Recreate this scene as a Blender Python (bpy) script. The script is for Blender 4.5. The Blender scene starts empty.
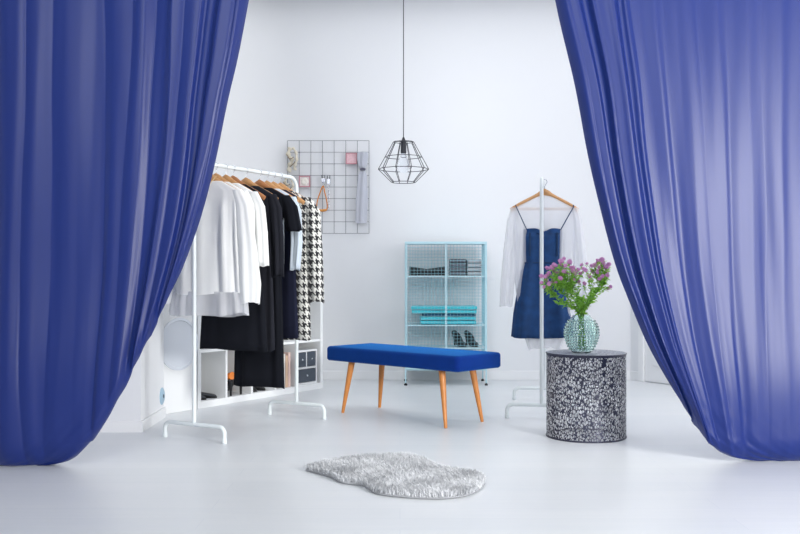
import bpy, math, random
from mathutils import Vector, Matrix, noise
import numpy as np
random.seed(7)
pi = math.pi
S = bpy.context.scene
COL = S.collection

# ------------------------------------------------------------------ camera
F, H, CX, HY = 930.0, 0.87, 400.0, 276.0
cam_d = bpy.data.cameras.new('camera'); cam = bpy.data.objects.new('camera', cam_d); COL.objects.link(cam)
cam.location = (0, 0, H); cam.rotation_euler = (pi/2, 0, 0)
cam_d.sensor_width = 36; cam_d.lens = F*36/800; cam_d.shift_y = (HY-267)/800
cam_d.clip_end = 60
S.camera = cam

# ------------------------------------------------------------------ world and lights
w = bpy.data.worlds.new('world'); S.world = w; w.use_nodes = True
w.node_tree.nodes['Background'].inputs[0].default_value = (0.95, 0.97, 1.0, 1)
w.node_tree.nodes['Background'].inputs[1].default_value = 0.16

def area(name, loc, target, sx, sy, power, color=(1, 1, 1), spread=pi):
    d = bpy.data.lights.new(name, 'AREA'); d.shape = 'RECTANGLE'; d.size = sx; d.size_y = sy
    d.energy = power; d.color = color; d.spread = spread
    o = bpy.data.objects.new(name, d); COL.objects.link(o); o.location = loc
    o.rotation_euler = (Vector(target)-Vector(loc)).to_track_quat('-Z', 'Y').to_euler()
    return o
area('overhead_fill_inner', (0.3, 5.9, 3.2), (0.3, 5.9, 0), 4.2, 3.2, 54, (0.97, 0.985, 1.0))  # added overhead fill that lifts the inner room, not a ceiling fixture
area('front_fill', (-1.1, -3.8, 4.0), (-0.1, 6.0, 1.0), 3.4, 2.2, 380, (0.96, 0.98, 1.0))  # added soft frontal fill shining through the curtain opening, no window there
area('side_window_front', (3.25, 0.1, 1.5), (1.2, 4.37, 1.25), 0.9, 1.3, 430, (1.0, 0.99, 0.98))
area('window_daylight', (2.95, 5.1, 1.6), (0.6, 7.8, 1.2), 1.3, 2.0, 34, (1.0, 0.99, 0.975), math.radians(150))

S.view_settings.view_transform = 'Standard'; S.view_settings.look = 'None'
S.view_settings.gamma = 1; S.view_settings.use_curve_mapping = False
S.view_settings.exposure = -0.23
S.cycles.use_denoising = True
S.cycles.transparent_max_bounces = 24
S.cycles.max_bounces = 10

# ------------------------------------------------------------------ helpers
def P(px, py, Z):
    return Vector(((px-CX)/F*Z, Z, H-(py-HY)/F*Z))
def floor_pt(px, py, h=0.0):
    Z = (H-h)*F/(py-HY); return Vector(((px-CX)/F*Z, Z, h))

def mat(name, col, rough=0.5, metal=0.0, sheen=0.0, trans=0.0, alpha=1.0, bump=0.0, bscale=200, coat=0.0,
        translucent=0.0, tcol=None, vary=0.0, vscale=5.0, ior=1.45, spec=0.5):
    m = bpy.data.materials.new(name); m.use_nodes = True; nt = m.node_tree; N = nt.nodes; L = nt.links
    b = N['Principled BSDF']; out = N['Material Output']
    b.inputs['Base Color'].default_value = (*col, 1); b.inputs['Roughness'].default_value = rough
    b.inputs['Metallic'].default_value = metal; b.inputs['Sheen Weight'].default_value = sheen
    b.inputs['Transmission Weight'].default_value = trans; b.inputs['Alpha'].default_value = alpha
    b.inputs['Coat Weight'].default_value = coat; b.inputs['IOR'].default_value = ior
    b.inputs['Specular IOR Level'].default_value = spec
    tc = N.new('ShaderNodeTexCoord')
    if vary:
        nz = N.new('ShaderNodeTexNoise'); nz.inputs['Scale'].default_value = vscale; nz.inputs['Detail'].default_value = 5
        L.new(tc.outputs['Object'], nz.inputs['Vector'])
        mx = N.new('ShaderNodeMix'); mx.data_type = 'RGBA'
        mx.inputs[6].default_value = (*[max(0, c*(1-vary)) for c in col], 1)
        mx.inputs[7].default_value = (*[min(1, c*(1+vary)) for c in col], 1)
        L.new(nz.outputs['Fac'], mx.inputs[0]); L.new(mx.outputs[2], b.inputs['Base Color'])
    if bump:
        nz = N.new('ShaderNodeTexNoise'); nz.inputs['Scale'].default_value = bscale; nz.inputs['Detail'].default_value = 4
        L.new(tc.outputs['Object'], nz.inputs['Vector'])
        bp = N.new('ShaderNodeBump'); bp.inputs['Strength'].default_value = bump; bp.inputs['Distance'].default_value = 0.01
        L.new(nz.outputs['Fac'], bp.inputs['Height']); L.new(bp.outputs['Normal'], b.inputs['Normal'])
    if translucent:
        t = N.new('ShaderNodeBsdfTranslucent'); t.inputs[0].default_value = (*(tcol or col), 1)
        ms = N.new('ShaderNodeMixShader'); ms.inputs[0].default_value = translucent
        L.new(b.outputs[0], ms.inputs[1]); L.new(t.outputs[0], ms.inputs[2]); L.new(ms.outputs[0], out.inputs[0])
    return m

class MB:
    def __init__(s): s.v = []; s.f = []; s.uv = []
    def add(s, vs, fs):
        n = len(s.v); s.v += [tuple(v) for v in vs]; s.f += [tuple(i+n for i in f) for f in fs]; return s
    def box(s, c, d, M=None):
        vs = [Vector((c[0]+x*d[0]/2, c[1]+y*d[1]/2, c[2]+z*d[2]/2)) for x in (-1, 1) for y in (-1, 1) for z in (-1, 1)]
        if M: vs = [M @ v for v in vs]
        return s.add(vs, [(0, 1, 3, 2), (4, 6, 7, 5), (0, 4, 5, 1), (2, 3, 7, 6), (0, 2, 6, 4), (1, 5, 7, 3)])
    def box2(s, a, b, M=None):
        return s.box([(a[i]+b[i])/2 for i in range(3)], [abs(b[i]-a[i]) for i in range(3)], M)
    def tube(s, pts, r, n=10, closed=False, M=None, flat=1.0):
        pts = [Vector(p) for p in pts]; k = len(pts); rs = r if hasattr(r, '__len__') else [r]*k
        rings = []; up = None
        for i, p in enumerate(pts):
            a = pts[(i-1) % k] if (closed or i > 0) else p; b = pts[(i+1) % k] if (closed or i < k-1) else p
            t = (b-a).normalized()
            if up is None:
                up = Vector((0, 0, 1)) if abs(t.z) < .9 else Vector((0, 1, 0))
            sx = t.cross(up)
            if sx.length < 1e-5: sx = t.orthogonal()
            sx.normalize(); up = sx.cross(t).normalized()
            rings.append([p+sx*math.cos(2*pi*j/n)*rs[i]+up*math.sin(2*pi*j/n)*rs[i]*flat for j in range(n)])
        vs = [v for ring in rings for v in ring]; fs = []
        for i in range(k if closed else k-1):
            a, b = i*n, ((i+1) % k)*n
            fs += [(a+j, a+(j+1) % n, b+(j+1) % n, b+j) for j in range(n)]
        if not closed:
            fs.append(tuple(range(n-1, -1, -1))); fs.append(tuple((k-1)*n+j for j in range(n)))
        if M: vs = [M @ v for v in vs]
        return s.add(vs, fs)
    def lathe(s, prof, c=(0, 0, 0), n=32, M=None, cap=True):
        vs = [Vector((c[0]+r*math.cos(2*pi*j/n), c[1]+r*math.sin(2*pi*j/n), c[2]+z)) for r, z in prof for j in range(n)]
        fs = []
        for i in range(len(prof)-1):
            fs += [(i*n+j, i*n+(j+1) % n, (i+1)*n+(j+1) % n, (i+1)*n+j) for j in range(n)]
        if cap:
            fs.append(tuple(range(n-1, -1, -1))); fs.append(tuple((len(prof)-1)*n+j for j in range(n)))
        if M: vs = [M @ v for v in vs]
        return s.add(vs, fs)
    def prism(s, poly, z0, z1, M=None):      # poly in xy, extruded in z
        n = len(poly); vs = [Vector((p[0], p[1], z)) for z in (z0, z1) for p in poly]
        fs = [tuple(range(n-1, -1, -1)), tuple(range(n, 2*n))]+[(i, (i+1) % n, n+(i+1) % n, n+i) for i in range(n)]
        if M: vs = [M @ v for v in vs]
        return s.add(vs, fs)
    def grid(s, fn, nu, nv, closed_u=False, M=None):
        vs = []
        for j in range(nv+1):
            for i in range(nu if closed_u else nu+1):
                p = Vector(fn(i/nu, j/nv)); vs.append(M @ p if M else p)
        w_ = nu if closed_u else nu+1; fs = []
        for j in range(nv):
            for i in range(nu):
                a = j*w_+i; b = j*w_+(i+1) % w_
                fs.append((a, b, b+w_, a+w_))
        return s.add(vs, fs)

BASE = {}
def empty(name, loc, rz=0.0, label=None, cat=None, group=None):
    o = bpy.data.objects.new(name, None); COL.objects.link(o); o.location = loc; o.rotation_euler = (0, 0, rz)
    o.empty_display_size = .1
    tag(o, label, cat, group); return o
def tag(o, label=None, cat=None, group=None, kind=None):
    if label: o['label'] = label
    if cat: o['category'] = cat
    if group: o['group'] = group
    if kind: o['kind'] = kind
    return o
def build(name, mb, m, parent=None, loc=None, smooth=True, label=None, cat=None, group=None, kind=None, bevel=0, sub=0, angle=35, solid=0, uv=None):
    """vertices are in the local frame of the thing (or world when no parent)"""
    me = bpy.data.meshes.new(name)
    vs = mb.v
    if loc is not None: vs = [(v[0]-loc[0], v[1]-loc[1], v[2]-loc[2]) for v in vs]
    me.from_pydata(vs, [], mb.f); me.validate(); me.update()
    for x in (m if isinstance(m, (list, tuple)) else [m]): me.materials.append(x)
    if smooth:
        for p in me.polygons: p.use_smooth = True
        if angle: me.set_sharp_from_angle(angle=math.radians(angle))
    o = bpy.data.objects.new(name, me); COL.objects.link(o)
    if loc is not None: o.location = loc
    if parent: o.parent = parent
    if solid:
        sm = o.modifiers.new('solid', 'SOLIDIFY'); sm.thickness = solid; sm.offset = 0
    if bevel:
        bm = o.modifiers.new('bevel', 'BEVEL'); bm.width = bevel; bm.segments = 3; bm.limit_method = 'ANGLE'; bm.angle_limit = math.radians(40)
    if sub:
        sb = o.modifiers.new('sub', 'SUBSURF'); sb.levels = sub; sb.render_levels = sub
    return tag(o, label, cat, group, kind)
def copy_tree(o, parent=None):
    c = o.copy(); COL.objects.link(c)
    if parent: c.parent = parent
    for ch in [x for x in list(bpy.data.objects) if x.parent == o]: copy_tree(ch, c)
    return c
def struct(name, mb, m, **k):
    return build(name, mb, m, kind='structure', smooth=False, **k)

def interp(tab, y):
    for (y0, x0), (y1, x1) in zip(tab, tab[1:]):
        if y <= y1: return x0+(x1-x0)*(y-y0)/(y1-y0)
    return tab[-1][1]
def catmull(pts, n=8, closed=False):
    pts = [Vector(p) for p in pts]; k = len(pts); out = []
    rng = range(k) if closed else range(k-1)
    for i in rng:
        g = (lambda j: pts[j % k]) if closed else (lambda j: pts[min(max(j, 0), k-1)])
        p0, p1, p2, p3 = g(i-1), g(i), g(i+1), g(i+2)
        for q in range(n):
            t = q/n
            out.append(.5*((2*p1)+(p2-p0)*t+(2*p0-5*p1+4*p2-p3)*t*t+(3*p1-p0-3*p2+p3)*t**3))
    if not closed: out.append(pts[-1])
    return out

# ------------------------------------------------------------------ materials
M_wall = mat('white_wall_paint', (0.80, 0.813, 0.832), 0.9, bump=.03, bscale=60)
M_trim = mat('white_trim', (0.84, 0.85, 0.86), 0.45)
M_ceil = mat('white_ceiling', (0.82, 0.83, 0.84), 0.9)
def floor_mat():
    m = bpy.data.materials.new('white_floorboards'); m.use_nodes = True; nt = m.node_tree; N = nt.nodes; L = nt.links
    b = N['Principled BSDF']; tc = N.new('ShaderNodeTexCoord')
    br = N.new('ShaderNodeTexBrick'); br.inputs['Scale'].default_value = 1.0; br.inputs['Brick Width'].default_value = 1.9
    br.inputs['Row Height'].default_value = .145; br.inputs['Mortar Size'].default_value = .0012; br.offset = .37
    br.inputs['Color1'].default_value = (.72, .745, .765, 1); br.inputs['Color2'].default_value = (.75, .768, .785, 1)
    br.inputs['Mortar'].default_value = (.66, .69, .73, 1)
    L.new(tc.outputs['Object'], br.inputs['Vector'])
    mp = N.new('ShaderNodeMapping'); mp.inputs['Scale'].default_value = (1.2, 14, 1); L.new(tc.outputs['Object'], mp.inputs[0])
    nz = N.new('ShaderNodeTexNoise'); nz.inputs['Scale'].default_value = 2.0; nz.inputs['Detail'].default_value = 6; L.new(mp.outputs[0], nz.inputs['Vector'])
    mx = N.new('ShaderNodeMix'); mx.data_type = 'RGBA'; mx.blend_type = 'MULTIPLY'; mx.inputs[0].default_value = .5
    cr = N.new('ShaderNodeValToRGB'); cr.color_ramp.elements[0].position = .3; cr.color_ramp.elements[0].color = (.9, .92, .94, 1); cr.color_ramp.elements[1].position = .7; cr.color_ramp.elements[1].color = (1, 1, 1, 1)
    L.new(nz.outputs['Fac'], cr.inputs[0]); L.new(br.outputs['Color'], mx.inputs[6]); L.new(cr.outputs[0], mx.inputs[7]); L.new(mx.outputs[2], b.inputs['Base Color'])
    rr = N.new('ShaderNodeMapRange'); rr.inputs[3].default_value = .24; rr.inputs[4].default_value = .42; L.new(nz.outputs['Fac'], rr.inputs[0]); L.new(rr.outputs[0], b.inputs['Roughness'])
    bp = N.new('ShaderNodeBump'); bp.inputs['Strength'].default_value = .08; bp.inputs['Distance'].default_value = .004
    L.new(nz.outputs['Fac'], bp.inputs['Height']); L.new(bp.outputs[0], b.inputs['Normal'])
    return m
M_floor = floor_mat()
M_metalw = mat('white_powder_coat', (0.70, 0.75, 0.76), 0.35)
M_wood = mat('hanger_wood', (0.56, 0.30, 0.125), 0.4, vary=.25, vscale=30)
M_woodd = mat('hanger_wood_dark', (0.42, 0.18, 0.07), 0.4, vary=.25, vscale=30)
M_leg = mat('oak_leg', (0.50, 0.19, 0.045), 0.4, vary=.25, vscale=25)
M_chrome = mat('chrome_wire', (0.7, 0.72, 0.75), 0.25, metal=1)
M_velvet = mat('blue_velvet', (0.001, 0.017, 0.145), 0.85, spec=.15, sheen=.35, bump=.15, bscale=120, vary=.18, vscale=14)
M_velvet.node_tree.nodes['Principled BSDF'].inputs['Sheen Tint'].default_value = (.02, .35, 1, 1)

# ------------------------------------------------------------------ room shell
YB = 7.8
struct('floor', MB().box2((-4, -1.5, -.1), (4.2, YB+.2, 0)), M_floor)
struct('ceiling', MB().box2((-4, 3.4, 3.3), (4.2, YB+.2, 3.4)), M_ceil)
struct('wall_back', MB().box2((-4, YB, 0), (2.0, YB+.15, 3.3)), M_wall)
struct('wall_left', MB().prism([(-4, 5.19), (-1.447, 5.19), (-1.460, 5.75), (-4, 5.75)], 0, 3.3), M_wall)
struct('wall_side_left', MB().box2((-4.1, 2.5, 0), (-4.0, YB, 3.3)), M_wall)
a0 = Vector((1.935, YB)); dirr = Vector((.4856, -.8742)); nrm = Vector((.8742, .4856)); a1 = a0+dirr*2.6
struct('wall_right', MB().prism([a0, a0+nrm*.12, a1+nrm*.12, a1], 0, 3.3), M_wall)
# side wall with window opening
wx = a1.x
mb = MB(); y0, y1 = 4.2, a1.y
mb.box2((wx, 2.6, 0), (wx+.12, y0, 3.3)); mb.box2((wx, y1-.1, 0), (wx+.12, y1+.05, 3.3))
mb.box2((wx, y0, 0), (wx+.12, y1-.1, .6)); mb.box2((wx, y0, 2.6), (wx+.12, y1-.1, 3.3))
struct('wall_side_right', mb, M_wall)
mb = MB(); yy0, yy1 = y0, y1-.1
for a, b in (((yy0, .6), (yy0+.05, 2.6)), ((yy1-.05, .6), (yy1, 2.6)), ((yy0, .6), (yy1, .65)), ((yy0, 2.55), (yy1, 2.6)), (((yy0+yy1)/2-.025, .6), ((yy0+yy1)/2+.025, 2.6))):
    mb.box2((wx+.02, a[0], a[1]), (wx+.08, b[0], b[1]))
struct('window_1', mb, M_trim)
# baseboards
struct('baseboard_back', MB().box2((-4, YB-.014, 0), (1.93, YB, .075)), M_trim, bevel=.003)
struct('baseboard_left', MB().prism([(-4, 5.175), (-1.432, 5.175), (-1.445, 5.75), (-1.460, 5.75), (-1.447, 5.19), (-4, 5.19)], 0, .062), M_trim)
p0 = a0+dirr*.05-nrm*.012
struct('baseboard_right', MB().prism([a0-nrm*.013, a0, a0+dirr*.119, a0+dirr*.119-nrm*.013], 0, .075), M_trim)
# door on the right wall
d0 = a0+dirr*.2
def rw(s, off): v = a0+dirr*s-nrm*off; return (v.x, v.y)
mb = MB()
mb.prism([rw(.12, 0), rw(.175, 0), rw(.175, .03), rw(.12, .03)], 0, 2.12)
mb.prism([rw(1.16, 0), rw(1.24, 0), rw(1.24, .03), rw(1.16, .03)], 0, 2.12)
mb.prism([rw(.175, 0), rw(1.16, 0), rw(1.16, .03), rw(.175, .03)], 2.04, 2.12)
mb.prism([rw(.176, 0), rw(1.159, 0), rw(1.159, .012), rw(.176, .012)], .01, 2.04)
mb.prism([rw(.27, .012), rw(1.06, .012), rw(1.06, .02), rw(.27, .02)], .14, .9)
mb.prism([rw(.27, .012), rw(1.06, .012), rw(1.06, .02), rw(.27, .02)], 1.02, 1.95)
struct('door_1', mb, M_trim, bevel=.003)

# ------------------------------------------------------------------ curtains
def curtain_mat(name, base, tcol, tl):
    m = mat(name, base, .40, sheen=.0, translucent=tl, tcol=tcol, bump=.04, bscale=500, spec=.38)
    nt = m.node_tree; N = nt.nodes; L = nt.links
    nt.nodes['Principled BSDF'].inputs['Sheen Tint'].default_value = (.55, .6, 1, 1)
    return m
M_curtL = curtain_mat('blue_satin', (0.009, 0.019, 0.122), (.06, .14, .60), .12)
M_curtR = M_curtL
edgeL = [(-500, 318), (-300, 295), (-120, 268), (0, 247), (54, 237), (102, 226), (161, 214), (214, 200), (260, 184), (298, 168), (347, 146), (391, 124), (420, 108), (436, 97), (450, 84), (459, 73), (464, 60), (467.5, 40)]
edgeR = [(-500, 470), (-300, 500), (-120, 534), (0, 557), (83, 576.5), (151, 589), (204, 601), (260, 615.5), (298, 629), (347, 649), (391, 673), (430, 697), (440, 705), (450, 717), (457, 731), (461, 748), (463, 770)]
def smooth_edge(tab):
    c = catmull([(y, x, 0) for y, x in tab], 10); return [(p.x, p.y) for p in c]
edgeL = smooth_edge(edgeL); edgeR = smooth_edge(edgeR)
def ridge(x, wl, wr):
    k = wl if x < 0 else wr
    return math.exp(-(x/k)**2)
def curtain(tab, outer, Z0, folds, seed, sgn, pw, ridges, arch):
    I0 = min(range(len(tab)), key=lambda i: abs(tab[i][0]))
    ybot = tab[-1][0]
    def fn(u, v):
        y = -500+(ybot+500)*(1-(1-v)**1.25)
        ex = interp(tab, y)
        uu = u
        px = outer+(tab[int(len(tab)*0)+I0][1]-outer)*uu+(ex-tab[I0][1])*uu**1.7
        # folds hang nearly straight down; the swept free edge runs across them
        e0 = tab[I0][1]; De = abs(ex-px); q0 = abs(px-e0)*(1 if (px-e0)*sgn < 0 else -1)
        sweep = (ex-e0)*-sgn
        t0 = q0
        for _ in range(14):
            k_ = max(0.0, min(1.0, (247-t0)/247)); t0 = max(0.0, q0-sweep*k_**pw)
        D = t0
        vv = max(0, min(1, (y+0)/465))
        d = 0
        Dn = D+7*noise.noise(Vector((D*.03, y*.004, seed)))+2*noise.noise(Vector((D*.12, y*.008, seed+6)))
        for (c0, am, g_), (c1, _, _) in zip(folds, folds[1:]):
            if c0 <= Dn < c1:
                d += arch*am*(.85+.35*vv)*math.sin(pi*((Dn-c0)/(c1-c0))**g_)**.75
                break
        for (dc, amp, wl, wr, av0, av1) in ridges:
            d += amp*(av0+(av1-av0)*vv)*ridge(Dn-dc, wl, wr)
        q = Vector((D*.02, y*.003, seed))
        d += .016*noise.noise(q)+.004*noise.noise(Vector((D*.06, y*.005, seed+2)))
        # pulled wrinkles radiating from the lower corner
        k = max(0, (y-370)/95); kk = math.exp(-(De/55)**2)
        d += k*k*kk*.020*noise.noise(Vector((De*.09-y*.03, De*.02+y*.05, seed+3)))
        d += k*k*.010*noise.noise(Vector((px*.05, y*.02, seed+4)))
        if De < 9: d -= .045*(1-math.sqrt(max(0, 1-((9-De)/9)**2)))
        hb = (ybot-y)
        if hb < 26: d -= .09*(1-math.sqrt(max(0, 1-((26-hb)/26)**2)))
        d += .05*math.exp(-((y-400)/90)**2)
        Z = Z0-d
        p = P(px, y, Z0)
        x = p.x; z = p.z
        if hb < 26: z = max(.004, z+.012*noise.noise(Vector((D*.03, 0, seed+5)))*max(0, hb/26))
        return (x, Z, z)
    mb = MB(); mb.grid(fn, 420, 300)
    return mb
# creases between soft folds: distance from the free edge at the top, depth of the fold after it
foldsL = [(0, .022, 1), (13, .026, .8), (27, .020, 1.3), (38, .026, .8), (60, .024, 1.25), (88, .022, .8), (112, .020, 1.3), (140, .026, .8), (196, .022, 1.2),
          (222, .026, .8), (250, .03, 1), (290, .035, 1), (335, .035, 1), (380, .035, 1), (440, .03, 1)]
foldsR = [(0, .020, 1), (11, .022, .8), (22, .022, 1.3), (37, .030, .75), (55, .030, 1.3), (74, .012, .8), (104, .008, 1.2), (140, .007, .8), (168, .007, 1.2),
          (205, .009, .8), (250, .03, 1), (290, .035, 1), (335, .035, 1), (380, .035, 1), (440, .03, 1)]
ridgesL = [(9, .018, 6, 8, .8, .9), (24, .024, 10, 3.5, .9, 1.2), (44, .022, 4, 14, .8, 1.3), (70, .028, 18, 5, .8, 1.3),
    (98, .016, 6, 20, 1, 1.1), (132, .014, 24, 10, .8, 1.2), (182, .012, 34, 18, .5, 1.6), (212, .010, 10, 22, 1, .9), (240, .016, 18, 8, .9, 1)]
ridgesR = [(8, .022, 5, 6, .8, .9), (20, .026, 8, 3, .9, 1.2), (34, .034, 3, 9, .9, 1.3), (54, .044, 12, 3.5, .9, 1.3), (68, .012, 4, 10, 1, .5),
    (96, .008, 16, 6, .9, 1.2), (128, .003, 6, 18, .9, 1.8), (160, .004, 18, 6, .6, 2.4), (190, .003, 14, 8, .8, 1.8), (222, .004, 18, 8, 1, 1.6)]
ZL, ZR = 809/(467-276), 809/(463-276)
mbL = curtain(edgeL, -180, ZL, foldsL, 3.3, 1, 3.0, ridgesL, .36)
build('curtain', mbL, M_curtL, loc=(-1.6, ZL, 0), angle=0, label='dark blue satin curtain swept to the left side of the room, pooling on the floor', cat='curtain')
mbR = curtain(edgeR, 980, ZR, foldsR, 8.1, -1, 1.8, ridgesR, .30)
build('curtain', mbR, M_curtR, loc=(2.0, ZR, 0), angle=0, label='blue satin curtain on the right, glowing with pale light, beside the round side table', cat='curtain')

# ------------------------------------------------------------------ clothes racks
def make_rack(A, B, h, name, label, halfbase=.205, top_r=.07):
    """A near post foot centre, B far post (xy)"""
    A = Vector(A); B = Vector(B); d = (B-A); Ln = d.length; ang = math.atan2(d.y, d.x)-pi/2
    root = empty(name, (*((A+B)/2), 0), ang, label, 'clothes rack')
    hl = Ln/2; zb = .085; r = .0115
    pts = [(0, -hl, zb)]
    pts += [(0, -hl, h-top_r)]+[(0, -hl+top_r*(1-math.cos(t)), h-top_r+top_r*math.sin(t)) for t in [pi/2*i/8 for i in range(1, 9)]]
    pts += [(0, hl-top_r*(1-math.cos(t)), h-top_r+top_r*math.sin(t)) for t in [pi/2*i/8 for i in range(8, -1, -1)]]+[(0, hl, zb)]
    build('rail_frame', MB().tube(pts, r, 14), M_metalw, root)
    for s in (-1, 1):
        rr = .035; hb = halfbase
        q = [(-hb, s*hl, .012)]+[(-hb, s*hl, zb-rr)]+[(-hb+rr*(1-math.cos(t)), s*hl, zb-rr+rr*math.sin(t)) for t in [pi/2*i/6 for i in range(1, 7)]]
        q += [(hb-rr*(1-math.cos(t)), s*hl, zb-rr+rr*math.sin(t)) for t in [pi/2*i/6 for i in range(6, -1, -1)]]+[(hb, s*hl, .012)]
        b = build('base_bar', MB().tube(q, r, 12), M_metalw, root)
        for e in (-1, 1):
            build('foot', MB().lathe([(.012, 0), (.0135, .003), (.0135, .022), (.012, .025)], (e*hb, s*hl, 0), 14), M_metalw, b, label='white plastic foot cap')
    return root, ang
R1A, R1B = Vector((-1.09, 4.925)), Vector((-.638, 5.74))
make_rack(R1A, R1B, 1.475, 'clothes_rack', 'white metal rail rack full of shirts, dresses and a houndstooth coat')
R2A, R2B = Vector((.862, 5.66)), Vector((1.01, 6.50))
make_rack(R2A, R2B, 1.468, 'clothes_rack', 'white metal rail rack seen end-on with one denim dress hanging on it', halfbase=.21)

# ------------------------------------------------------------------ garments
def loft(levels, n=64, nf=7, amp=.01, seed=0, hem=.0, ex=.75):
    """levels: (z, halfw, halfd, xoff, foldk)"""
    mb = MB(); vs = []; uv = []
    rr = random.Random(seed); ph = [rr.uniform(0, 6.28) for _ in range(4)]
    nl = len(levels)
    for li, L_ in enumerate(levels):
        z, hw, hd, xo, fk = L_
        for j in range(n):
            t = 2*pi*j/n; c, s = math.cos(t), math.sin(t)
            fold = amp*fk*(math.sin(nf*t+ph[0]+z*1.5)+.5*math.sin((2*nf+1)*t+ph[1]-z*2.5)+.6*noise.noise(Vector((c*2, s*2, z*3+seed))))
            x = xo+hw*math.copysign(abs(c)**ex, c)*(1+fold/ max(hw, .03)*.35)
            y = hd*math.copysign(abs(s)**.9, s)+fold*(1 if s > 0 else -1)*abs(s)**.5
            zz = z
            if li == nl-1 or li == nl-2: zz += hem*math.sin(2*t+ph[2])+hem*.5*math.sin(5*t+ph[3])
            vs.append((x, y, zz))
    fs = []
    for i in range(nl-1):
        fs += [(i*n+j, (i+1)*n+j, (i+1)*n+(j+1) % n, i*n+(j+1) % n) for j in range(n)]
    mb.add(vs, fs); return mb
def dens(levels, k=5):
    out = []
    for a, b in zip(levels, levels[1:]):
        for i in range(k): out.append(tuple(a[q]+(b[q]-a[q])*i/k for q in range(5)))
    out.append(levels[-1]); return out
def set_uv(o, sc=1.0):
    me = o.data; uvl = me.uv_layers.new(name='uv')
    for p in me.polygons:
        cxs = [me.vertices[me.loops[l].vertex_index].co for l in p.loop_indices]
        for l in p.loop_indices:
            co = me.vertices[me.loops[l].vertex_index].co; uvl.data[l].uv = (co.x+co.y*.9, co.z)
def fabric(name, col, opacity=1.0, rough=.8, sheen=.2, tl=.15, vary=.05):
    m = mat(name, col, rough, sheen=sheen, spec=.5 if tl else .12, translucent=tl, bump=.08, bscale=300, vary=vary, vscale=12)
    if opacity < 1:
        N = m.node_tree.nodes; L = m.node_tree.links; out = N['Material Output']
        src = out.inputs[0].links[0].from_socket
        tr = N.new('ShaderNodeBsdfTransparent'); ms = N.new('ShaderNodeMixShader'); ms.inputs[0].default_value = opacity
        L.new(tr.outputs[0], ms.inputs[1]); L.new(src, ms.inputs[2]); L.new(ms.outputs[0], out.inputs[0])
    return m
F_sheer = fabric('sheer_white_chiffon', (.90, .91, .90), .88, tl=.12)
F_white = fabric('white_cotton', (.86, .87, .86), 1, tl=.12)
F_sheer2 = fabric('sheer_white_voile', (.88, .89, .92), .58, tl=.35)
F_black = fabric('black_cloth', (.008, .009, .013), 1, rough=.9, sheen=0, tl=0)
F_charcoal = fabric('charcoal_cloth', (.016, .017, .023), 1, rough=.85, sheen=0, tl=0)
F_navy = fabric('dark_navy_cloth', (.012, .014, .03), 1, rough=.85, sheen=0, tl=0)
F_pale = fabric('pale_blue_cotton', (.62, .70, .78), 1, tl=.2)
def houndstooth():
    m = bpy.data.materials.new('houndstooth_wool'); m.use_nodes = True; N = m.node_tree.nodes; L = m.node_tree.links
    b = N['Principled BSDF']; b.inputs['Roughness'].default_value = .9; b.inputs['Sheen Weight'].default_value = .2
    uv = N.new('ShaderNodeUVMap'); uv.uv_map = 'uv'; sx = N.new('ShaderNodeSeparateXYZ'); L.new(uv.outputs[0], sx.inputs[0])
    def math_(op, a, b_=None):
        n = N.new('ShaderNodeMath'); n.operation = op
        for i, x in enumerate((a, b_)):
            if x is None: continue
            if isinstance(x, (int, float)): n.inputs[i].default_value = x
            else: L.new(x, n.inputs[i])
        return n.outputs[0]
    th = .0058
    X = math_('FLOOR', math_('DIVIDE', math_('ADD', sx.outputs[0], 5), th)); Y = math_('FLOOR', math_('DIVIDE', math_('ADD', sx.outputs[1], 5), th))
    wx_ = math_('LESS_THAN', math_('MODULO', X, 8), 3.5); wy_ = math_('LESS_THAN', math_('MODULO', Y, 8), 3.5)
    tw = math_('LESS_THAN', math_('MODULO', math_('ADD', X, Y), 4), 1.5)
    c = math_('ADD', math_('MULTIPLY', tw, wx_), math_('MULTIPLY', math_('SUBTRACT', 1, tw), wy_))
    mx = N.new('ShaderNodeMix'); mx.data_type = 'RGBA'; mx.inputs[6].default_value = (.66, .66, .62, 1); mx.inputs[7].default_value = (.012, .012, .016, 1)
    L.new(c, mx.inputs[0]); L.new(mx.outputs[2], b.inputs['Base Color']); return m
F_hound = houndstooth()

def rail_point(A, B, px):
    k = (px-CX)/F; d = B-A
    t = (k*A.y-A.x)/(d.x-k*d.y); return A+d*t
def hanger(loc, rz, label, group, wood=M_wood, hw=.215, bar=True):
    """local z 0 = underside of the rail top tube contact"""
    root = empty('coat_hanger', loc, rz, label, 'hanger', group)
    hk = [(.0, 0, -.058), (0, 0, -.03)]
    R = .0165; cz = -.0145
    hk += [(R*math.cos(t), 0, cz+R*math.sin(t)) for t in [math.radians(a) for a in (-40, -10, 20, 55, 90, 125, 160, 190)]]
    hk = [(0, 0, -.075), (0, 0, -.042), (.006, 0, -.034)]+[(R*math.cos(t), 0, cz+R*math.sin(t)) for t in [math.radians(a) for a in (-50, -20, 15, 50, 90, 125, 160, 190, 205)]]
    build('hook', MB().tube(hk, .0018, 6), M_chrome, root)
    pts = []; rs = []
    for i in range(21):
        s = i/10-1; x = s*hw; z = -.078-.108*abs(s)**1.08-.006*abs(s)**6
        pts.append((x, .012*abs(s)**2, z)); rs.append(.010+.013*math.exp(-(s/.16)**2)+.003*abs(s))
    mb = MB().tube(pts, rs, 10, flat=1.0)
    # flatten fore-aft
    mb.v = [(x, y*.62, z) for x, y, z in mb.v]
    build('wooden_arm', mb, wood, root)
    if bar: build('trouser_bar', MB().tube([(-hw*.93, .004, -.186), (hw*.93, .004, -.186)], .0045, 8), wood, root)
    return root

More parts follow.
